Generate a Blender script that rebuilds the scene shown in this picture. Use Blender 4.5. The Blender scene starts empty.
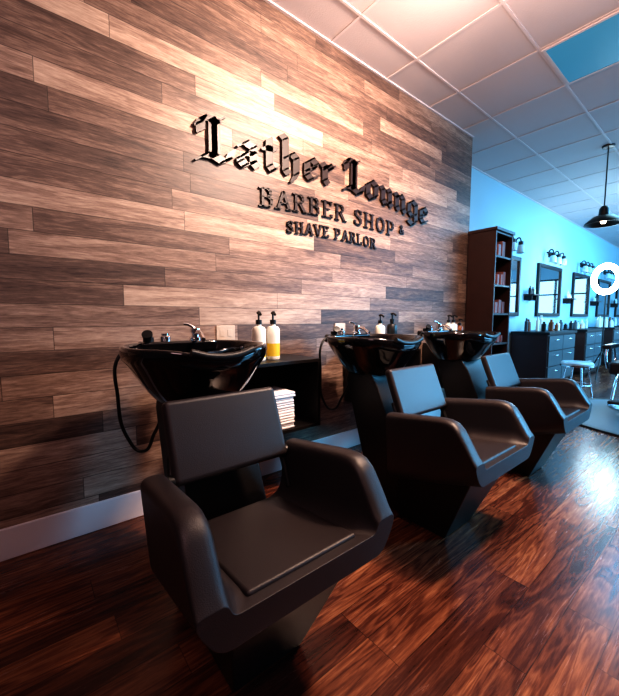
import bpy, bmesh, math, random
from mathutils import Vector, Matrix
random.seed(7)
S = bpy.context.scene
COL = S.collection

# ------------------------------------------------------------------ materials
def principled(name, color, rough=0.5, metal=0.0, bump=0.0, bscale=200.0, var=0.0, vscale=6.0,
               coat=0.0, emit=None, estr=0.0, spec=None):
    m = bpy.data.materials.new(name); m.use_nodes = True
    nt = m.node_tree; b = nt.nodes['Principled BSDF']
    b.inputs['Base Color'].default_value = (*color, 1)
    b.inputs['Roughness'].default_value = rough
    b.inputs['Metallic'].default_value = metal
    if coat: b.inputs['Coat Weight'].default_value = coat; b.inputs['Coat Roughness'].default_value = 0.08
    if spec is not None: b.inputs['Specular IOR Level'].default_value = spec
    if emit: b.inputs['Emission Color'].default_value = (*emit, 1); b.inputs['Emission Strength'].default_value = estr
    tc = nt.nodes.new('ShaderNodeTexCoord')
    if var > 0:
        n = nt.nodes.new('ShaderNodeTexNoise'); n.inputs['Scale'].default_value = vscale; n.inputs['Detail'].default_value = 5
        nt.links.new(tc.outputs['Object'], n.inputs['Vector'])
        mx = nt.nodes.new('ShaderNodeMix'); mx.data_type = 'RGBA'
        mx.inputs[6].default_value = (*[c*(1-var) for c in color], 1)
        mx.inputs[7].default_value = (*[min(1, c*(1+var)) for c in color], 1)
        nt.links.new(n.outputs['Fac'], mx.inputs[0]); nt.links.new(mx.outputs[2], b.inputs['Base Color'])
    if bump > 0:
        n2 = nt.nodes.new('ShaderNodeTexNoise'); n2.inputs['Scale'].default_value = bscale; n2.inputs['Detail'].default_value = 3
        nt.links.new(tc.outputs['Object'], n2.inputs['Vector'])
        bp = nt.nodes.new('ShaderNodeBump'); bp.inputs['Strength'].default_value = bump; bp.inputs['Distance'].default_value = 0.002
        nt.links.new(n2.outputs['Fac'], bp.inputs['Height']); nt.links.new(bp.outputs['Normal'], b.inputs['Normal'])
    return m

def plank_mat(name, ua, va, h, L, stops, rough, wr=0.45, wg=0.45, wc=0.3, wf=0.35, gs=(1.3, 16), cs=(2.2, 7), fs=(9, 110), gap=0.0016, gapdark=0.35, dist=0.6, bump=0.25, spec=0.5, rad=0.0):
    m = bpy.data.materials.new(name); m.use_nodes = True
    nt = m.node_tree; N = nt.nodes; K = nt.links; b = N['Principled BSDF']
    b.inputs['Specular IOR Level'].default_value = spec
    tc = N.new('ShaderNodeTexCoord'); sp = N.new('ShaderNodeSeparateXYZ'); K.new(tc.outputs['Object'], sp.inputs[0])
    def M(op, a, bb=None, c=None):
        n = N.new('ShaderNodeMath'); n.operation = op
        for i, v in enumerate((a, bb, c)):
            if v is None: continue
            if isinstance(v, (int, float)): n.inputs[i].default_value = v
            else: K.new(v, n.inputs[i])
        return n.outputs[0]
    u = sp.outputs[ua]; v = sp.outputs[va]
    vr = M('DIVIDE', M('ADD', v, 20.0), h); row = M('FLOOR', vr); fr = M('FRACT', vr)
    w1 = N.new('ShaderNodeTexWhiteNoise'); w1.noise_dimensions = '1D'; K.new(row, w1.inputs['W'])
    al = M('ADD', M('DIVIDE', M('ADD', u, 30.0), L), w1.outputs['Value']); col = M('FLOOR', al); fc = M('FRACT', al)
    cb = N.new('ShaderNodeCombineXYZ'); K.new(row, cb.inputs[0]); K.new(col, cb.inputs[1])
    w2 = N.new('ShaderNodeTexWhiteNoise'); w2.noise_dimensions = '2D'; K.new(cb.outputs[0], w2.inputs['Vector'])
    r = w2.outputs['Value']
    def noise(su, sv, det, ds, off, rg=.65):
        c = N.new('ShaderNodeCombineXYZ')
        K.new(M('ADD', M('MULTIPLY', u, su), M('MULTIPLY', r, 37.0+off)), c.inputs[0])
        K.new(M('MULTIPLY', v, sv), c.inputs[1]); K.new(M('MULTIPLY', r, 11.0), c.inputs[2])
        n = N.new('ShaderNodeTexNoise'); n.inputs['Scale'].default_value = 1.0; n.inputs['Detail'].default_value = det
        n.inputs['Roughness'].default_value = rg; n.inputs['Distortion'].default_value = ds
        K.new(c.outputs[0], n.inputs['Vector']); return n.outputs['Fac']
    g = noise(gs[0], gs[1], 9, dist, 0, .7); c = noise(cs[0], cs[1], 3, dist*.6, 5, .5)
    f = noise(fs[0], fs[1], 4, 0.1, 9, .75)
    vein = M('SINE', M('MULTIPLY', c, 55.0))
    def cen(x, w): return M('MULTIPLY', M('SUBTRACT', x, 0.5), w)
    t = M('ADD', M('ADD', M('ADD', cen(r, wr), cen(g, wg*2.6)), cen(c, wc*2.6)), M('ADD', M('ADD', cen(f, wf*2.0), M('MULTIPLY', vein, rad)), 0.5))
    rp = N.new('ShaderNodeValToRGB'); K.new(t, rp.inputs[0])
    el = rp.color_ramp.elements
    el[0].position = stops[0][0]; el[0].color = (*stops[0][1], 1)
    el[1].position = stops[-1][0]; el[1].color = (*stops[-1][1], 1)
    for p, cc in stops[1:-1]:
        e = el.new(p); e.color = (*cc, 1)
    d1 = M('MULTIPLY', M('MINIMUM', fr, M('SUBTRACT', 1.0, fr)), h)
    d2 = M('MULTIPLY', M('MINIMUM', fc, M('SUBTRACT', 1.0, fc)), L)
    d = M('MINIMUM', d1, d2)
    mr = N.new('ShaderNodeMapRange'); mr.inputs['From Min'].default_value = gap*0.4; mr.inputs['From Max'].default_value = gap*1.6
    mr.inputs['To Min'].default_value = gapdark; mr.inputs['To Max'].default_value = 1.0; K.new(d, mr.inputs['Value'])
    mx = N.new('ShaderNodeMix'); mx.data_type = 'RGBA'; mx.blend_type = 'MULTIPLY'; mx.inputs[0].default_value = 1
    K.new(rp.outputs[0], mx.inputs[6]); K.new(mr.outputs[0], mx.inputs[7]); K.new(mx.outputs[2], b.inputs['Base Color'])
    K.new(M('ADD', M('MULTIPLY', g, 0.25), rough-0.12), b.inputs['Roughness'])
    bp = N.new('ShaderNodeBump'); bp.inputs['Strength'].default_value = bump; bp.inputs['Distance'].default_value = 0.003
    K.new(M('ADD', M('MULTIPLY', f, 0.3), mr.outputs[0]), bp.inputs['Height']); K.new(bp.outputs['Normal'], b.inputs['Normal'])
    return m

M_WALLWOOD = plank_mat('wood_plank_cladding', 1, 2, 0.104, 0.92,
    [(0.10, (0.048, 0.028, 0.024)), (0.38, (0.135, 0.082, 0.062)), (0.60, (0.265, 0.172, 0.130)), (0.95, (0.52, 0.38, 0.29))],
    0.5, wr=0.50, wg=0.24, wc=0.26, wf=.38, gs=(2.8, 28), cs=(1.8, 17), fs=(16, 150), gapdark=0.28, gap=.0014, dist=.8, rad=.05)
M_FLOOR = plank_mat('floor_hardwood', 1, 0, 0.125, 1.15,
    [(0.15, (0.020, 0.006, 0.005)), (0.42, (0.070, 0.021, 0.013)), (0.62, (0.165, 0.056, 0.028)), (0.9, (0.35, 0.15, 0.070))],
    0.24, wr=0.24, wg=0.20, wc=0.24, wf=.30, gs=(2.4, 28), cs=(1.3, 12), fs=(9, 120), gap=0.0011, gapdark=0.35, dist=1.2, bump=0.04, rad=.09)
M_CEIL = principled('ceiling_tile', (0.60, 0.53, 0.53), 0.9, bump=0.5, bscale=120)
M_TBAR = principled('ceiling_tbar', (0.68, 0.60, 0.60), 0.6)
M_WHITE = principled('white_paint', (0.80, 0.76, 0.78), 0.45, bump=0.05)
M_BLUEW = principled('pale_blue_paint', (0.38, 0.53, 0.60), 0.7, bump=0.1, bscale=90)
M_LEATH = principled('black_vinyl', (0.030, 0.024, 0.026), 0.42, bump=0.35, bscale=420, var=0.15, spec=0.5)
M_LAM = principled('black_laminate', (0.010, 0.008, 0.008), 0.40, bump=0.1, bscale=300)
M_GLOSS = principled('black_porcelain', (0.006, 0.005, 0.006), 0.07, coat=0.6)
M_CHROME = principled('chrome', (0.8, 0.8, 0.82), 0.12, metal=1)
M_RUB = principled('black_rubber', (0.012, 0.012, 0.012), 0.4)
M_SIGN = principled('sign_dark_bronze', (0.026, 0.013, 0.010), 0.42)
M_ESP = principled('espresso_wood', (0.040, 0.016, 0.013), 0.42, var=0.3, vscale=9)
M_TEAL = principled('blue_grey_drawer', (0.06, 0.085, 0.095), 0.4, var=0.1)
M_MIRROR = principled('mirror_glass', (0.82, 0.86, 0.88), 0.03, metal=1)
M_BULB = principled('bulb_warm', (1, .9, .8), 0.4, emit=(1, 0.78, 0.6), estr=6)
M_TROF = principled('troffer_lens', (0.06, 0.20, 0.28), 0.4, emit=(0.02, 0.17, 0.29), estr=0.42)
M_TROF2 = principled('troffer_lens_lit', (0.5, 0.7, 0.8), 0.4, emit=(0.45, 0.85, 1.0), estr=4)
M_RING = principled('ring_lamp_diffuser', (1, 1, 1), 0.4, emit=(0.85, 0.95, 1.0), estr=12)
M_TOWEL = principled('towel_white', (0.78, 0.77, 0.80), 0.95, bump=0.8, bscale=300)
M_BTW = principled('bottle_cream', (0.80, 0.76, 0.66), 0.3)
M_BTY = principled('bottle_yellow_label', (0.76, 0.52, 0.06), 0.35)
M_MAT = principled('mat_grey', (0.16, 0.20, 0.22), 0.5, bump=0.3)
M_AMBER = principled('amber_plastic', (0.25, 0.08, 0.03), 0.25)
M_GLASSY = principled('frosted_jar', (0.55, 0.68, 0.72), 0.15)

# ------------------------------------------------------------------ helpers
def mkobj(name, bm, mat, parent=None, smooth=False, bevel=0, seg=2, loc=None):
    me = bpy.data.meshes.new(name); bmesh.ops.recalc_face_normals(bm, faces=bm.faces[:]); bm.to_mesh(me); bm.free()
    mats = mat if isinstance(mat, (list, tuple)) else [mat]
    for m in mats: me.materials.append(m)
    o = bpy.data.objects.new(name, me); COL.objects.link(o)
    if parent: o.parent = parent
    if loc: o.location = loc
    if smooth or bevel:
        for p in me.polygons: p.use_smooth = True
    if bevel:
        md = o.modifiers.new('bevel', 'BEVEL'); md.width = bevel; md.segments = seg; md.limit_method = 'ANGLE'; md.angle_limit = math.radians(28)
        md.harden_normals = True
    return o
def empty(name, loc=(0, 0, 0)):
    e = bpy.data.objects.new(name, None); e.location = loc; e.empty_display_size = 0.1; COL.objects.link(e); return e
def bbox(bm, a, b, mi=0):
    vs = [bm.verts.new((x, y, z)) for x in (a[0], b[0]) for y in (a[1], b[1]) for z in (a[2], b[2])]
    for f in ((0, 1, 3, 2), (4, 6, 7, 5), (0, 4, 5, 1), (2, 3, 7, 6), (0, 2, 6, 4), (1, 5, 7, 3)):
        fc = bm.faces.new([vs[i] for i in f]); fc.material_index = mi
def box(name, a, b, mat, parent=None, bevel=0.004, seg=2):
    bm = bmesh.new(); bbox(bm, a, b); return mkobj(name, bm, mat, parent, bevel=bevel, seg=seg)
def boxes(name, lst, mat, parent=None, bevel=0.003):
    bm = bmesh.new()
    for a, b in lst: bbox(bm, a, b)
    return mkobj(name, bm, mat, parent, bevel=bevel)
def prism_xz(name, pts, y0, y1, mat, parent=None, bevel=0.006, seg=2):
    bm = bmesh.new()
    A = [bm.verts.new((x, y0, z)) for x, z in pts]; B = [bm.verts.new((x, y1, z)) for x, z in pts]
    bm.faces.new(A); bm.faces.new(B[::-1]); n = len(pts)
    for i in range(n): bm.faces.new((A[i], A[(i+1) % n], B[(i+1) % n], B[i]))
    return mkobj(name, bm, mat, parent, bevel=bevel, seg=seg)
def lathe(name, prof, mat, parent=None, seg=32, loc=(0, 0, 0), axis=None, mats=None):
    bm = bmesh.new(); rings = []
    for r, z in prof:
        if r < 1e-5: rings.append([bm.verts.new((0, 0, z))])
        else: rings.append([bm.verts.new((r*math.cos(2*math.pi*k/seg), r*math.sin(2*math.pi*k/seg), z)) for k in range(seg)])
    for i in range(len(rings)-1):
        a, b = rings[i], rings[i+1]
        for k in range(seg):
            k2 = (k+1) % seg
            if len(a) == 1 and len(b) == 1: continue
            if len(a) == 1: f = bm.faces.new((a[0], b[k], b[k2]))
            elif len(b) == 1: f = bm.faces.new((a[k], b[0], a[k2]))
            else: f = bm.faces.new((a[k], b[k], b[k2], a[k2]))
            if mats: f.material_index = mats[i]
    for f in bm.faces: f.smooth = True
    if axis is not None:
        q = Vector((0, 0, 1)).rotation_difference(Vector(axis)).to_matrix(); bmesh.ops.transform(bm, matrix=q.to_4x4(), verts=bm.verts)
    o = mkobj(name, bm, mat, parent, smooth=True, loc=loc)
    md = o.modifiers.new('es', 'EDGE_SPLIT'); md.split_angle = math.radians(40)
    return o
def cyl(name, p, q, r, mat, parent=None, seg=20, r2=None):
    p = Vector(p); q = Vector(q); d = q-p; L = d.length; r2 = r if r2 is None else r2
    return lathe(name, [(0, 0), (r, 0), (r2, L), (0, L)], mat, parent, seg, loc=p, axis=d)
def tube(name, pts, r, mat, parent=None, cyclic=False):
    cu = bpy.data.curves.new(name, 'CURVE'); cu.dimensions = '3D'; cu.bevel_depth = r; cu.bevel_resolution = 4; cu.resolution_u = 10
    s = cu.splines.new('BEZIER'); s.bezier_points.add(len(pts)-1); s.use_cyclic_u = cyclic
    for bp, p in zip(s.bezier_points, pts):
        bp.co = p; bp.handle_left_type = bp.handle_right_type = 'AUTO'
    cu.use_fill_caps = True; cu.materials.append(mat)
    o = bpy.data.objects.new(name, cu); COL.objects.link(o)
    if parent: o.parent = parent
    return o

# ------------------------------------------------------------------ room shell
CZ = 2.98; XB = -0.36; YE = 3.83; XR = 5.6; Y0 = -3.0; Y1 = 15.5
WY0, WY1, WT = 6.0, 14.5, 2.85
box('floor', (XB-0.1, Y0-0.1, -0.1), (XR+0.1, Y1+0.1, 0), M_FLOOR, bevel=0)
box('ceiling', (XB-0.1, Y0-0.1, CZ), (XR+0.1, Y1+0.1, CZ+0.1), M_CEIL, bevel=0)
box('wall_left', (XB, Y0, 0), (0, YE, CZ), M_WALLWOOD, bevel=0)
box('wall_left_far', (XB-0.1, Y0, 0), (XB, Y1, CZ), M_BLUEW, bevel=0)
EX0, EX1, EZ0, EZ1 = .9, 4.9, .4, 2.5
boxes('wall_end', [((XB, Y1, 0), (EX0, Y1+0.1, CZ)), ((EX1, Y1, 0), (XR, Y1+0.1, CZ)), ((EX0, Y1, 0), (EX1, Y1+.1, EZ0)), ((EX0, Y1, EZ1), (EX1, Y1+.1, CZ))], M_BLUEW, bevel=0)
boxes('added_mirror_window', [((x-.035, Y1, EZ0), (x+.035, Y1+.08, EZ1)) for x in (EX0+.035, 1.9, 2.9, 3.9, EX1-.035)] + [((EX0, Y1, EZ0), (EX1, Y1+.08, EZ0+.06)), ((EX0, Y1, EZ1-.06), (EX1, Y1+.08, EZ1)), ((EX0, Y1, 1.9), (EX1, Y1+.08, 1.95))], M_LAM, bevel=0)  # invented opening onto the bright world, added to brighten mirror reflections
M_NW = principled('near_wall_paint', (0.24, 0.17, 0.15), 0.8)
box('wall_near', (XB, Y0-0.1, 0), (XR, Y0, CZ), M_NW, bevel=0)
boxes('wall_right', [((XR, Y0, 0), (XR+0.1, WY0, CZ)), ((XR, WY1, 0), (XR+0.1, Y1, CZ)), ((XR, WY0, 0), (XR+0.1, WY1, 0.3)), ((XR, WY0, WT), (XR+0.1, WY1, CZ))], M_NW, bevel=0)
boxes('window_1', [((XR, y-0.03, 0.3), (XR+0.08, y+0.03, WT)) for y in (WY0+.03, 8.1, 10.2, 12.3, WY1-.03)] + [((XR, WY0, 0.3), (XR+0.08, WY1, 0.36)), ((XR, WY0, WT-.06), (XR+0.08, WY1, WT))], M_LAM, bevel=0)
box('baseboard_left', (0.0, Y0, 0), (0.016, YE, 0.142), M_WHITE, bevel=0.005)
box('baseboard_left_far', (XB, YE, 0), (XB+0.016, Y1, 0.142), M_WHITE, bevel=0.005)
g = []
x = 0.29
while x < XR: g.append(((x-0.009, Y0, CZ-0.006), (x+0.009, Y1, CZ-0.0005))); x += 0.61
y = 2.38-0.61*8
while y < Y1:
    if y > Y0: g.append(((0.0 if y < YE else XB, y-0.009, CZ-0.0055), (XR, y+0.009, CZ-0.0005)))
    y += 0.61
g.append(((0.0, Y0, CZ-0.010), (0.016, YE, CZ-0.0005))); g.append(((XB, YE, CZ-0.010), (XB+0.016, Y1, CZ-0.0005)))
boxes('trim_1', g, M_TBAR, bevel=0)
def troffer(x0, x1, y0, y1, m):
    e = empty('ceiling_light_panel')
    box('lens', (x0+0.02, y0+0.02, CZ-0.009), (x1-0.02, y1-0.02, CZ-0.003), m, e, bevel=0)
    boxes('frame', [((x0, y0, CZ-0.013), (x0+0.02, y1, CZ-0.002)), ((x1-0.02, y0, CZ-0.013), (x1, y1, CZ-0.002)),
                    ((x0+.02, y0, CZ-0.013), (x1-.02, y0+0.02, CZ-0.002)), ((x0+.02, y1-0.02, CZ-0.013), (x1-.02, y1, CZ-0.002))], M_TBAR, e, bevel=0)
troffer(0.909, 2.111, 2.999, 3.591, M_TROF)
troffer(0.909, 2.111, 5.439, 6.031, M_TROF2)

# ------------------------------------------------------------------ sign (broad-pen lettering)
def hull(P):
    P = sorted(set((round(a, 5), round(b, 5)) for a, b in P))
    def half(Q):
        h = []
        for p in Q:
            while len(h) > 1 and (h[-1][0]-h[-2][0])*(p[1]-h[-2][1])-(h[-1][1]-h[-2][1])*(p[0]-h[-2][0]) <= 0: h.pop()
            h.append(p)
        return h
    a = half(P); b = half(P[::-1]); return a[:-1]+b[:-1]
def nib(w, t, ang):
    c, s = math.cos(ang), math.sin(ang)
    return [(sx*w/2*c-sy*t/2*s, sx*w/2*s+sy*t/2*c) for sx in (-1, 1) for sy in (-1, 1)]
def letter(bm, strokes, nb, place, d0, d1):
    for st in strokes:
        for a, b in zip(st[:-1], st[1:]):
            H = hull([(a[0]+n[0], a[1]+n[1]) for n in nb]+[(b[0]+n[0], b[1]+n[1]) for n in nb])
            P = [place(*h) for h in H]
            A = [bm.verts.new((d0, p[0], p[1])) for p in P]; B = [bm.verts.new((d1, p[0], p[1])) for p in P]
            bm.faces.new(A); bm.faces.new(B)
            for i in range(len(P)): j = (i+1) % len(P); bm.faces.new((A[i], A[j], B[j], B[i]))
BL = {
 'L': (1.12, [[(.04, 1.18), (.16, 1.40), (.40, 1.40), (.56, 1.30)], [(.42, 1.36), (.42, .26)], [(.50, 1.30), (.50, .26)], [(.04, .12), (.20, .26), (.46, .24), (.70, .10), (.86, .20), (.94, .46)],
              [(.50, 1.34), (.66, 1.46)], [(.10, 1.24), (.10, .98)]]),
 'a': (.84, [[(.08, .76), (.24, .88), (.48, .74), (.48, .22), (.60, .10)], [(.48, .52), (.22, .50), (.08, .36), (.08, .22), (.22, .10), (.46, .24)]]),
 't': (.60, [[(.16, 1.18), (.16, .24), (.28, .10), (.42, .22)], [(.0, .84), (.36, .84)]]),
 'h': (.84, [[(.0, 1.44), (.12, 1.34), (.12, .22), (.22, .10)], [(.14, .68), (.36, .86), (.52, .72), (.52, .14), (.40, -.12)]]),
 'e': (.72, [[(.50, .24), (.26, .10), (.10, .24), (.10, .72), (.30, .88), (.48, .72), (.40, .56), (.12, .42)]]),
 'r': (.66, [[(0, .84), (.12, .74), (.12, .22), (.24, .10)], [(.14, .66), (.32, .86), (.40, .74), (.48, .84)]]),
 'o': (.80, [[(.28, .10), (.08, .24), (.08, .72), (.28, .88), (.52, .74), (.52, .26), (.28, .10)]]),
 'u': (.84, [[(0, .84), (.12, .74), (.12, .24), (.26, .10), (.50, .26)], [(.40, .84), (.52, .74), (.52, .22), (.62, .10)]]),
 'n': (.84, [[(0, .84), (.12, .74), (.12, .22), (.22, .10)], [(.14, .68), (.36, .86), (.52, .72), (.52, .22), (.64, .10)]]),
 'g': (.82, [[(.50, .26), (.26, .12), (.08, .26), (.08, .72), (.28, .88), (.54, .76), (.54, -.08), (.32, -.30), (.06, -.18)]]),
}
def s_(x, z, w=.11): return [(x-w, z), (x+w, z)]
SF = {
 'B': (.92, [[(.18, .04), (.18, .96)], [(.04, .96), (.46, .96), (.58, .84), (.58, .66), (.46, .53), (.18, .53)], [(.46, .53), (.64, .42), (.64, .16), (.50, .04), (.04, .04)]]),
 'A': (.98, [[(.10, .04), (.42, .96)], [(.42, .96), (.74, .04)], [(.24, .34), (.60, .34)], s_(.10, .03), s_(.74, .03)]),
 'R': (.98, [[(.18, .04), (.18, .96)], [(.04, .96), (.46, .96), (.60, .84), (.60, .64), (.46, .50), (.18, .50)], [(.42, .50), (.72, .04)], s_(.18, .03), s_(.76, .03, .08)]),
 'E': (.88, [[(.18, .04), (.18, .96)], [(.04, .96), (.62, .96), (.62, .82)], [(.18, .52), (.46, .52)], [(.04, .04), (.64, .04), (.64, .2)]]),
 'S': (.84, [[(.58, .78), (.58, .9), (.34, .97), (.14, .86), (.14, .66), (.34, .54), (.56, .40), (.58, .18), (.36, .03), (.10, .10), (.10, .26)]]),
 'H': (1.04, [[(.18, .04), (.18, .96)], [(.70, .04), (.70, .96)], [(.18, .5), (.70, .5)], s_(.18, .03), s_(.18, .97), s_(.70, .03), s_(.70, .97)]),
 'O': (1.0, [[(.42, .03), (.18, .16), (.10, .5), (.18, .84), (.42, .97), (.66, .84), (.74, .5), (.66, .16), (.42, .03)]]),
 'P': (.92, [[(.18, .04), (.18, .96)], [(.04, .96), (.48, .96), (.62, .84), (.62, .60), (.48, .46), (.18, .46)], s_(.18, .03)]),
 'V': (.94, [[(.10, .96), (.42, .04)], [(.42, .04), (.74, .96)], s_(.10, .97), s_(.74, .97)]),
 'L': (.86, [[(.18, .04), (.18, .96)], s_(.18, .97), [(.04, .04), (.60, .04), (.60, .22)]]),
 '&': (.9, [[(.72, .04), (.24, .72), (.26, .92), (.42, .96), (.5, .8), (.2, .4), (.12, .2), (.3, .03), (.52, .1), (.7, .46)]]),
}
sign = empty('barber_shop_wall_sign')
def line(name, text, font, nb, sz, y0, y1, base, arc=0.0, space=.45, d1=0.03):
    tot = sum(space if c == ' ' else font[c][0] for c in text)
    k = (y1-y0)/tot; pen = 0; bm = bmesh.new()
    for c in text:
        if c == ' ': pen += space; continue
        w, st = font[c]; p0 = pen
        mid = (p0+w/2)/tot; off = arc*(1-(2*mid-1)**2); slope = arc*(-4)*(2*mid-1)/(y1-y0)
        def place(a, b, p0=p0, off=off, slope=slope, w=w):
            return (y0+(p0+a+.08)*k, base+off+slope*(a-w/2)*k + b*sz)
        letter(bm, st, nb, place, 0.004, d1); pen += w
    mkobj(name, bm, M_SIGN, sign)
line('blackletter_name', 'Lather Lounge', BL, nib(.265, .055, math.radians(38)), 0.170, 0.76, 3.01, 1.905, arc=0.09, space=.34, d1=.022)
line('serif_line_upper', 'BARBER SHOP', SF, nib(.14, .06, 0), 0.118, 1.16, 2.52, 1.745, arc=0.03, space=.5, d1=0.016)
line('ampersand', '&', SF, nib(.14, .08, 0), 0.07, 2.57, 2.65, 1.79, d1=0.016)
line('serif_line_lower', 'SHAVE PARLOR', SF, nib(.155, .08, 0), 0.078, 1.37, 2.28, 1.615, arc=0.02, space=.5, d1=0.016)

# ------------------------------------------------------------------ shampoo chair + bowl
def loft(name, secs, mat, parent, bevel):
    bm = bmesh.new(); R = [[bm.verts.new(p) for p in s] for s in secs]; n = len(R[0])
    bm.faces.new(R[0]); bm.faces.new(R[-1][::-1])
    for a, b in zip(R[:-1], R[1:]):
        for i in range(n): j = (i+1) % n; bm.faces.new((a[i], b[i], b[j], a[j]))
    return mkobj(name, bm, mat, parent, bevel=bevel, seg=4)
def fillet(P, R, seg=5):
    out = []; n = len(P)
    for i in range(n):
        a, b, c = Vector(P[i-1]), Vector(P[i]), Vector(P[(i+1) % n]); r = R[i]
        u = (a-b); w = (c-b); lu, lw = u.length, w.length; u.normalize(); w.normalize()
        d = min(r, lu*.49, lw*.49); p, q = b+u*d, b+w*d
        for k in range(seg+1):
            t = k/seg; out.append(tuple((1-t)**2*p+2*t*(1-t)*b+t*t*q))
    return out
def interp(pts, x):
    for (x0, a), (x1, b) in zip(pts[:-1], pts[1:]):
        if x <= x1: return a+(b-a)*(x-x0)/(x1-x0)
    return pts[-1][1]
def shampoo_chair(yc):
    e = empty('shampoo_chair', (0, yc, 0))
    Tp = [(.90, .590), (1.18, .628), (1.215, .629), (1.245, .622), (1.27, .602), (1.295, .565), (1.335, .498), (1.35, .478)]
    Bp = [(.90, .245), (1.19, .325), (1.35, .375)]
    Sp = [(.90, .39), (1.35, .445)]
    def sec(x):
        T, B, Sz = interp(Tp, x), interp(Bp, x), interp(Sp, x); W = .278+.018*(x-.9)/.45; t = 0.066
        P = [(-W-.01, T), (-W+.012, B+.05), (-W+.05, B), (W-.05, B), (W-.012, B+.05), (W+.01, T),
             (W-t, T), (W-t-.012, Sz), (-(W-t-.012), Sz), (-(W-t), T)]
        rr = [.032, .03, .03, .03, .03, .032, .032, .07, .07, .032]
        return [(x, a, b) for a, b in fillet(P, rr, 6)]
    xs = [.90, 1.0, 1.1, 1.18, 1.20, 1.215, 1.23, 1.245, 1.26, 1.27, 1.28, 1.295, 1.315, 1.335, 1.35]
    loft('padded_shell', [sec(x) for x in xs], M_LEATH, e, 0.026)
    bm = bmesh.new(); bbox(bm, (.93, -.172, .0), (1.318, .172, .020))
    for v in bm.verts: v.co.z += .383+(v.co.x-.93)*.125
    mkobj('seat_cushion', bm, M_LEATH, e, bevel=.010, seg=4)
    bm = bmesh.new(); bbox(bm, (-.022, -.205, 0), (.022, .205, .26))
    bmesh.ops.transform(bm, matrix=Matrix.Translation((.925, .005, .545)) @ Matrix.Rotation(math.radians(-22), 4, 'Y'), verts=bm.verts)
    mkobj('back_cushion', bm, M_LEATH, e, bevel=.018, seg=4)
    for s in (-1, 1):
        tube('back_bracket_%d' % (1 if s > 0 else 2), [(.955, s*.20, .44), (.91, s*.20, .54), (.87, s*.19, .62)], .011, M_RUB, e)
        cyl('pivot_knob_%d' % (1 if s > 0 else 2), (.915, s*.228, .56), (.915, s*.185, .56), .02, M_RUB, e)
    bm = bmesh.new()
    bot = [(.86, -.12), (1.13, -.12), (1.13, .12), (.86, .12)]; top = [(.90, -.19), (1.29, -.20), (1.29, .20), (.90, .19)]
    zt = [.255, .362, .362, .255]
    A = [bm.verts.new((a, b, 0)) for a, b in bot]; B = [bm.verts.new((a, b, z)) for (a, b), z in zip(top, zt)]
    bm.faces.new(A[::-1]); bm.faces.new(B)
    for i in range(4): j = (i+1) % 4; bm.faces.new((A[i], A[j], B[j], B[i]))
    mkobj('pedestal', bm, M_LAM, e, bevel=.006)
    return e
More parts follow.
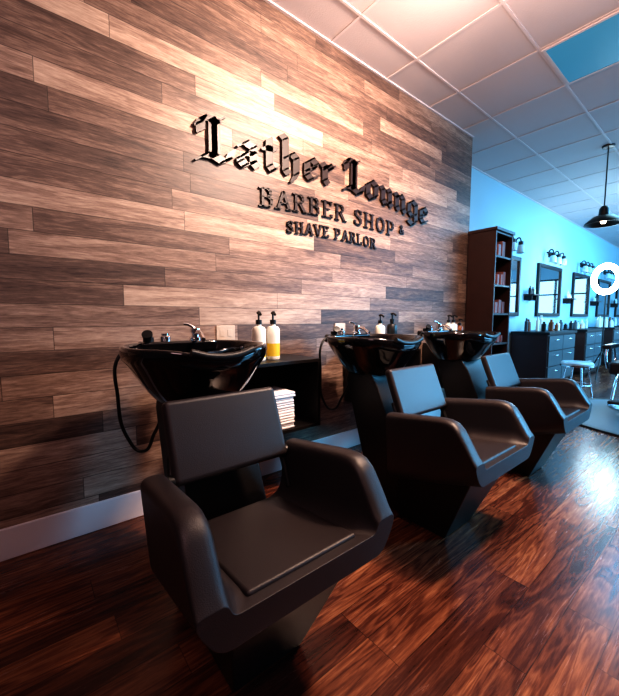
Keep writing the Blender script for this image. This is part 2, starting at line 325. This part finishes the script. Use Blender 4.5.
def shampoo_bowl(yc):
    e = empty('shampoo_bowl', (0, yc, 0))
    cx, RZ = .53, .942
    n = 64; bm = bmesh.new()
    prof = [
        (.50, -.235, 0), (.56, -.225, 0), (.72, -.17, .1), (.87, -.10, .35), (.965, -.060, .8), (1.0, -.042, 1), (1.01, -.012, 1), (.99, .002, 1), (.93, .0, 1), (.89, -.014, 1),
        (.84, -.06, .5), (.74, -.125, .15), (.56, -.17, 0), (.25, -.188, 0), (.06, -.193, 0)]
    rings = []
    for s, dz, w in prof:
        R = []
        for k in range(n):
            a = 2*math.pi*k/n; ca, sa = math.cos(a), math.sin(a)
            ex = 2/2.3
            px = math.copysign(abs(ca)**ex, ca)*.262; py = math.copysign(abs(sa)**ex, sa)*.285
            aa = min(a, 2*math.pi-a); dip = math.exp(-(aa/.42)**2)*.03*w
            R.append(bm.verts.new((cx+px*s, py*s, RZ+dz-dip)))
        rings.append(R)
    for a, b in zip(rings[:-1], rings[1:]):
        for k in range(n): k2 = (k+1) % n; bm.faces.new((a[k], a[k2], b[k2], b[k]))
    bm.faces.new(rings[0]); bm.faces.new(rings[-1][::-1])
    o = mkobj('basin', bm, M_GLOSS, e, smooth=True)
    md = o.modifiers.new('ss', 'SUBSURF'); md.levels = 1; md.render_levels = 2
    tube('neck_rest', [(cx+.256, -.12, RZ-.010), (cx+.262, -.05, RZ-.028), (cx+.262, .05, RZ-.028), (cx+.256, .12, RZ-.010)], .014, M_RUB, e)
    cyl('drain', (cx, 0, RZ-.20), (cx, 0, RZ-.186), .03, M_CHROME, e)
    box('faucet_deck', (cx-.275, -.17, RZ-.05), (cx-.175, .17, RZ+.004), M_GLOSS, e, bevel=.014, seg=4)
    fx = cx-.225
    lathe('faucet_base', [(0, 0), (.03, 0), (.03, .012), (.02, .02), (.019, .035), (.024, .04), (.022, .055), (0, .06)], M_CHROME, e, loc=(fx, .08, RZ+.003))
    tube('faucet_spout', [(fx, .08, RZ+.03), (fx+.06, .075, RZ+.042), (fx+.12, .07, RZ+.01)], .011, M_CHROME, e)
    tube('faucet_lever', [(fx, .08, RZ+.055), (fx-.01, .055, RZ+.075), (fx-.015, .03, RZ+.08)], .007, M_CHROME, e)
    lathe('vacuum_breaker', [(0, 0), (.024, 0), (.024, .02), (.018, .025), (.018, .035), (0, .037)], M_CHROME, e, loc=(fx, -.06, RZ+.003))
    lathe('spray_holder', [(0, 0), (.022, 0), (.022, .02), (0, .022)], M_RUB, e, loc=(fx+.01, -.135, RZ+.003))
    lathe('spray_head', [(0, 0), (.012, 0), (.013, .02), (.022, .035), (.022, .045), (0, .047)], M_RUB, e, loc=(fx+.02, -.135, RZ+.01), axis=(.6, -.3, .6))
    tube('spray_hose', [(fx+.01, -.13, RZ), (fx+.03, -.25, RZ-.04), (.34, -.27, .72), (.33, -.235, .53), (.36, -.19, .475), (.41, -.15, .56), (.45, -.10, .70)], .007, M_RUB, e)
    prism_xz('tower', [(.44, .68), (.46, .73), (.64, .73), (.69, .66), (.855, .28), (.855, 0), (.66, 0), (.63, .10)], -.15, .15, M_LAM, e, bevel=.008)
    return e
for yc in (0.515, 1.615, 2.655): shampoo_chair(yc)
for yc in (0.55, 1.665, 2.69): shampoo_bowl(yc)

# ------------------------------------------------------------------ wall cubbies + towels + bottles
def cubby(y0, y1, zt=.81, zb=.40, xd=.38):
    e = empty('wall_mounted_cubby')
    t = .02; x0 = .017
    boxes('carcass', [((x0, y0, zt-t), (xd, y1, zt)), ((x0, y0, zb), (xd, y1, zb+t)), ((x0, y0, zb+t), (xd, y0+t, zt-t)), ((x0, y1-t, zb+t), (xd, y1, zt-t)),
                      ((x0, y0+t, zb+t), (x0+.01, y1-t, zt-t))], M_LAM, e, bevel=.0015)
    return e
def towels(yc, z, n=7):
    bm = bmesh.new()
    for i in range(n):
        dx = random.uniform(-.006, .006); dy = random.uniform(-.006, .006); h = .03
        bbox(bm, (.15+dx, yc-.10+dy, z+i*h), (.37+dx, yc+.10+dy, z+i*h+h*.47)); bbox(bm, (.15+dx, yc-.10+dy, z+i*h+h*.5), (.368+dx, yc+.098+dy, z+(i+1)*h-.001))
    mkobj('folded_towel_stack', bm, M_TOWEL, bevel=.006, seg=3)
def pump_bottle(x, y, z, s=1.0, label=M_BTY, body=M_BTW):
    e = empty('pump_bottle', (x, y, z))
    r = .034*s; h = .17*s
    lathe('bottle_body', [(0, 0), (r*.95, 0), (r, .006), (r, h*.10), (r*1.01, h*.10), (r*1.01, h*.48), (r*1.01, h*.70), (r, h*.9), (r*.8, h*.97), (r*.38, h), (r*.38, h*1.06), (0, h*1.06)],
          [body, label], e, mats=[0, 0, 0, 1, 1, 0, 0, 0, 0, 0, 0])
    cyl('pump_collar', (0, 0, h*1.05), (0, 0, h*1.18), r*.45, M_RUB, e)
    cyl('pump_stem', (0, 0, h*1.18), (0, 0, h*1.36), r*.14, M_RUB, e)
    tube('pump_nozzle', [(-.01, 0, h*1.38), (.012, -.004, h*1.4), (.045, -.015, h*1.33)], r*.2, M_RUB, e)
cubby(.80, 1.36)
towels(1.08, .421)
pump_bottle(.24, 1.02, .811, 1.14); pump_bottle(.24, 1.115, .811, 1.14)
cubby(1.92, 2.40)
pump_bottle(.20, 2.12, .811, 1.1); pump_bottle(.22, 2.24, .811, 1.15, label=M_RUB, body=M_RUB)
towels(2.18, .421, 5)
cubby(2.98, 3.46)
pump_bottle(.22, 3.08, .811, 1.1); pump_bottle(.2, 3.2, .811, 1.1, label=M_BTW); pump_bottle(.2, 3.32, .811, .95, label=M_AMBER, body=M_AMBER)
M_PLATE = principled('plate_ivory', (0.55, 0.44, 0.35), .35)
for (y, z, w, h) in ((.93, .96, .06, .045), (1.88, .97, .055, .04)):
    o = empty('outlet_plate', (0, y, z))
    box('plate', (0.001, -w, -h), (.008, w, h), M_PLATE, o, bevel=.003)
    for k in (-.025, .025): box('socket', (.008, k-.014, -.02), (.010, k+.014, .02), M_PLATE, o, bevel=.002)
o = empty('outlet_plate', (0, 1.56, .50))
box('plate', (0.001, -.038, -.058), (.008, .038, .058), M_WHITE, o, bevel=.003)
for k in (-.022, .022): box('socket', (.008, -.016, k-.014), (.010, .016, k+.014), M_PLATE, o, bevel=.002)

# ------------------------------------------------------------------ bookcase
e = empty('bookcase')
bx0, bx1, by0, by1, bh = .02, .31, 3.78, 4.20, 1.95
parts = [((bx0, by0, 0), (bx1, by0+.025, bh)), ((bx0, by1-.025, 0), (bx1, by1, bh)), ((bx0, by0+.025, 0.0), (bx0+.012, by1-.025, bh)), ((bx0-.0, by0-.012, bh), (bx1+.015, by1+.012, bh+.03))]
for z in (.08, .42, .76, 1.08, 1.38, 1.68, bh-.025): parts.append(((bx0+.012, by0+.025, z), (bx1-.004, by1-.025, z+.022)))
parts.append(((bx1-.03, by0+.025, 0), (bx1-.01, by1-.025, .08)))
boxes('case', parts, M_ESP, e, bevel=.002)
items = bmesh.new()
for z in (.782, 1.102, 1.402, 1.702):
    yy = by0+.05
    while yy < by1-.09:
        w = random.uniform(.04, .08); h = random.uniform(.07, .18)
        bbox(items, (.16, yy, z), (.27, yy+w, z+h)); yy += w+random.uniform(.01, .05)
mkobj('shelf_products', items, principled('product_boxes', (.30, .13, .12), .4, var=.8, vscale=5), e, bevel=.006)

# ------------------------------------------------------------------ barber stations along far wall
XW = XB
def station(yc, w=1.3):
    e = empty('barber_station_cabinet', (XW, yc, 0))
    D = .52; H = .80
    y0, y1 = -w/2, w/2
    box('carcass', (.018, y0, .06), (D, y1, H), M_ESP, e, bevel=.003)
    box('plinth', (.03, y0+.03, 0), (D-.05, y1-.03, .06), M_LAM, e, bevel=0)
    box('countertop', (.018, y0-.02, H), (D+.03, y1+.02, H+.04), M_LAM, e, bevel=.005)
    nb = 2; cw = (w-.04)/nb
    for c in range(nb):
        for r in range(3):
            ya = y0+.02+c*cw+.008; yb = ya+cw-.016; za = .09+r*.235; zb = za+.22
            box('drawer_%d' % (c*3+r+1), (D, ya, za), (D+.018, yb, zb), M_TEAL, e, bevel=.004)
            tube('handle_%d' % (c*3+r+1), [(D+.018, (ya+yb)/2-.06, zb-.06), (D+.042, (ya+yb)/2-.045, zb-.06), (D+.042, (ya+yb)/2+.045, zb-.06), (D+.018, (ya+yb)/2+.06, zb-.06)], .005, M_CHROME, e)
    for i in range(13):
        yy = y0+.06+i*(w-.12)/12; h = random.uniform(.08, .27); r = random.uniform(.024, .038)
        mt = random.choice([M_RUB, M_BTW, M_GLASSY, M_AMBER, M_WHITE, M_TEAL])
        lathe('jar_%d' % (i+1), [(0, 0), (r, 0), (r, h*.75), (r*.5, h*.82), (r*.5, h), (0, h)], mt, e, seg=16, loc=(random.uniform(.12, .40), yy, H+.041))
def mirror(yc, w=1.2, z0=1.08, z1=2.0):
    e = empty('wall_mirror', (XW, yc, 0)); f = .06
    box('glass', (.004, -w/2+.02, z0+.02), (.022, w/2-.02, z1-.02), M_MIRROR, e, bevel=0)
    boxes('frame', [((.002, -w/2, z0), (.045, -w/2+f, z1)), ((.002, w/2-f, z0), (.045, w/2, z1)), ((.002, -w/2+f, z0), (.045, w/2-f, z0+f)), ((.002, -w/2+f, z1-f), (.045, w/2-f, z1))], M_LAM, e, bevel=.006)
def vanity(yc, z=2.2):
    e = empty('vanity_light', (XW, yc, z))
    box('backplate', (.001, -.09, -.05), (.02, .09, .05), M_LAM, e, bevel=.004)
    cyl('bar', (.06, -.32, 0), (.06, .32, 0), .014, M_RUB, e)
    cyl('arm', (.015, 0, 0), (.06, 0, 0), .012, M_RUB, e)
    for i, k in enumerate((-.28, 0, .28)):
        tube('hook_%d' % i, [(.06, k, 0), (.11, k, .05), (.14, k, 0), (.14, k, -.03)], .010, M_RUB, e)
        lathe('socket_%d' % i, [(0, 0), (.034, 0), (.034, .05), (0, .055)], M_RUB, e, loc=(.14, k, -.06), seg=16)
        lathe('jar_shade_%d' % i, [(.03, 0), (.05, -.03), (.055, -.12), (.052, -.125), (.045, -.03), (.028, 0)], M_GLASSY, e, loc=(.14, k, -.055), seg=20)
        lathe('bulb_%d' % i, [(0, 0), (.012, 0), (.028, -.05), (.018, -.08), (0, -.085)], M_WHITE, e, loc=(.14, k, -.06), seg=14)
def wshelf(yc, z=1.42):
    e = empty('wall_shelf', (XW, yc, z))
    box('board', (.002, -.14, 0), (.16, .14, .02), M_ESP, e, bevel=.002)
    for k in (-.1, .1): box('bracket', (.002, k-.008, -.08), (.12, k+.008, 0), M_RUB, e, bevel=0)
    for i in range(4):
        h = random.uniform(.08, .16); lathe('bottle_%d' % i, [(0, 0), (.022, 0), (.022, h*.7), (.009, h*.8), (.009, h), (0, h)], random.choice([M_BTW, M_GLASSY, M_RUB]), e, seg=14, loc=(.08, -.09+i*.06, .0201))
for yc, w in ((6.60, 1.3), (8.50, 1.2), (10.6, 1.15), (12.7, 1.15)):
    station(yc, w)
for k in range(5):
    mirror(5.55+k*1.98); vanity(5.55+k*1.98)
    wshelf(6.54+k*1.98)

# ------------------------------------------------------------------ pendants
def pendant(x, y, zb):
    e = empty('pendant_lamp', (x, y, zb))
    lathe('shade', [(.045, .17), (.05, .10), (.10, .085), (.175, .02), (.18, 0), (.174, 0), (.17, .018), (.095, .078), (.04, .09)], M_RUB, e)
    lathe('cap', [(0, .21), (.028, .20), (.045, .17), (.045, .12), (0, .12)], M_RUB, e)
    cyl('rod', (0, 0, .20), (0, 0, CZ-zb-.02), .007, M_RUB, e)
    lathe('canopy', [(0, 0), (.06, 0), (.055, -.02), (0, -.025)], M_RUB, e, loc=(0, 0, CZ-zb-.001))
    lathe('bulb', [(0, .09), (.018, .08), (.03, .04), (.02, .01), (0, .005)], M_BULB, e)
    return e
pendant(.87, 5.2, 2.12)
pendant(2.4, 8.4, 2.12); pendant(2.4, 11.4, 2.12)

# ------------------------------------------------------------------ ring lamp, stool, mat, barber chair
e = empty('ring_light', (.46, 7.6, 0))
bm = bmesh.new()
R, r = .215, .048; na, nb_ = 48, 12; vs = []
for i in range(na):
    a = 2*math.pi*i/na; vs.append([bm.verts.new(((R+r*math.cos(2*math.pi*j/nb_))*math.cos(a), (R+r*math.cos(2*math.pi*j/nb_))*math.sin(a), .5*r*math.sin(2*math.pi*j/nb_))) for j in range(nb_)])
for i in range(na):
    for j in range(nb_): bm.faces.new((vs[i][j], vs[(i+1) % na][j], vs[(i+1) % na][(j+1) % nb_], vs[i][(j+1) % nb_]))
q = Vector((0, 0, 1)).rotation_difference(Vector((1.0, -.75, -.1)).normalized()).to_matrix().to_4x4()
bmesh.ops.transform(bm, matrix=Matrix.Translation((0, 0, 1.70)) @ q, verts=bm.verts)
mkobj('ring_tube', bm, M_RING, e, smooth=True)
cyl('stand_pole', (0, .03, .45), (0, .03, 1.46), .011, M_RUB, e)
for k in range(3):
    a = k*2.094+.5; cyl('tripod_leg_%d' % k, (0, .03, .48), (.26*math.cos(a), .03+.26*math.sin(a), .01), .009, M_RUB, e)

e = empty('salon_stool', (.58, 5.75, 0))
lathe('seat_pad', [(0, .40), (.16, .40), (.185, .415), (.185, .445), (.165, .465), (0, .47)], M_GLASSY, e)
lathe('seat_ring', [(.186, .405), (.192, .405), (.192, .425), (.186, .425)], M_CHROME, e)
for k in range(4):
    a = k*math.pi/2+.6
    cyl('leg_%d' % k, (.13*math.cos(a), .13*math.sin(a), .405), (.19*math.cos(a), .19*math.sin(a), .0), .012, M_CHROME, e)
tube('foot_ring', [(.165*math.cos(a), .165*math.sin(a), .16) for a in [i*math.pi/4 for i in range(8)]], .008, M_CHROME, e, cyclic=True)

e = empty('anti_fatigue_mat', (1.55, 5.0, 0))
lathe('mat_disc', [(0, .001), (.98, .001), (.97, .010), (.90, .014), (0, .014)], M_MAT, e, seg=72)
lathe('mat_rim', [(.975, .001), (.99, .001), (.988, .016), (.965, .018), (.955, .012)], M_RUB, e, seg=72)

e = empty('barber_chair', (1.30, 5.35, .015))
lathe('base_disc', [(0, 0), (.30, 0), (.30, .02), (.26, .045), (.07, .06), (.06, .10), (0, .10)], M_CHROME, e, seg=40)
cyl('hydraulic_column', (0, 0, .08), (0, 0, .40), .045, M_CHROME, e)
box('seat', (-.27, -.27, .40), (.27, .27, .54), M_LEATH, e, bevel=.03, seg=4)
bm = bmesh.new(); bbox(bm, (-.25, -.05, 0), (.25, .05, .52)); bmesh.ops.transform(bm, matrix=Matrix.Translation((0, .27, .53)) @ Matrix.Rotation(math.radians(-12), 4, 'X'), verts=bm.verts)
mkobj('back', bm, M_LEATH, e, bevel=.03, seg=4)
box('headrest', (-.12, .35, 1.09), (.12, .43, 1.24), M_LEATH, e, bevel=.025, seg=4)
cyl('headrest_post', (0, .375, 1.0), (0, .385, 1.12), .012, M_CHROME, e)
for s in (-1, 1):
    box('arm_pad', (s*.31-.04, -.22, .68), (s*.31+.04, .22, .73), M_LEATH, e, bevel=.015, seg=3)
    tube('arm_frame', [(s*.29, .2, .46), (s*.31, .22, .60), (s*.31, .15, .68)], .014, M_CHROME, e)
    tube('arm_strut', [(s*.29, -.2, .46), (s*.31, -.2, .58), (s*.31, -.18, .68)], .014, M_CHROME, e)
    tube('footrest_arm', [(s*.18, -.24, .44), (s*.18, -.42, .30), (s*.18, -.52, .16)], .013, M_CHROME, e)
box('footrest', (-.20, -.60, .13), (.20, -.44, .16), M_LEATH, e, bevel=.012, seg=3)

# ------------------------------------------------------------------ camera
f_px = 350.0; th = math.radians(38.9); p = math.radians(4.9)
Fh = Vector((-math.cos(th), math.sin(th), 0)); Rv = Vector((math.sin(th), math.cos(th), 0)); Z = Vector((0, 0, 1))
F = Fh*math.cos(p)-Z*math.sin(p); U = Fh*math.sin(p)+Z*math.cos(p)
cam = bpy.data.objects.new('Camera', bpy.data.cameras.new('Camera')); COL.objects.link(cam)
mw = Matrix((Rv, U, -F)).transposed().to_4x4(); mw.translation = Vector((1.96, 0, 1.05)); cam.matrix_world = mw
cam.data.sensor_fit = 'HORIZONTAL'; cam.data.sensor_width = 36; cam.data.lens = 36*f_px/619; cam.data.clip_start = .02
S.camera = cam

# ------------------------------------------------------------------ lights
def light(name, typ, loc, energy, color, target=None, size=.2, size_y=None, spot=None, blend=.5):
    l = bpy.data.lights.new(name, typ); l.energy = energy; l.color = color
    if typ == 'AREA':
        l.size = size
        if size_y: l.shape = 'RECTANGLE'; l.size_y = size_y
    else: l.shadow_soft_size = size
    if typ == 'SPOT': l.spot_size = math.radians(spot); l.spot_blend = blend
    o = bpy.data.objects.new(name, l); COL.objects.link(o); o.location = loc
    if target: o.rotation_euler = (Vector(target)-Vector(loc)).to_track_quat('-Z', 'Y').to_euler()
    return o
W = (1.0, .76, .62)
light('lamp_wall_washer', 'SPOT', (1.55, 1.75, 2.80), 250, W, target=(0, 1.75, 1.95), size=.10, spot=125, blend=1.0)
light('fill_warm_ceiling', 'POINT', (1.45, 1.75, 2.40), 44, (1, .73, .61), size=.12)  # bare out-of-view point light added to brighten the ceiling, no fixture
light('lamp_warm_spot', 'SPOT', (1.9, 2.1, 2.9), 230, (1, .66, .45), target=(1.45, 1.5, 0), size=.1, spot=66, blend=.9)
light('fill_pink_near', 'AREA', (2.6, -.8, 2.8), 14, (1, .62, .64), target=(.6, .6, .8), size=.9)  # unseen fill added behind the camera, tints the shadows pink
B = (.15, .57, 1.0)
light('lamp_blue_1', 'AREA', (1.6, 6.6, 2.7), 46, B, target=(1.2, 6.6, 0), size=1.6)
light('lamp_blue_2', 'AREA', (1.8, 9.6, 2.7), 72, B, target=(.8, 9.6, 0), size=1.8)
light('lamp_blue_window', 'AREA', (5.5, 9.2, 1.6), 250, B, target=(0, 9.2, 1.4), size=6.2, size_y=2.5)
light('fill_blue_rim', 'SPOT', (3.8, 4.6, 2.2), 560, (.13, .60, 1), target=(1.1, 2.5, .5), size=.5, spot=36, blend=.8)  # spot without fixture, added to put blue on chairs and floor
light('fill_stations', 'POINT', (.75, 7.1, 1.7), 26, (.5, .85, 1), size=.2)  # extra point light added by the ring to brighten wall and stations

w = bpy.data.worlds.new('World'); S.world = w; w.use_nodes = True
w.node_tree.nodes['Background'].inputs[0].default_value = (.28, .58, .85, 1); w.node_tree.nodes['Background'].inputs[1].default_value = 1.6
S.view_settings.view_transform = 'Standard'
try: S.view_settings.look = 'High Contrast'
except Exception as ex: print('look fail', ex)
S.view_settings.exposure = 0.5
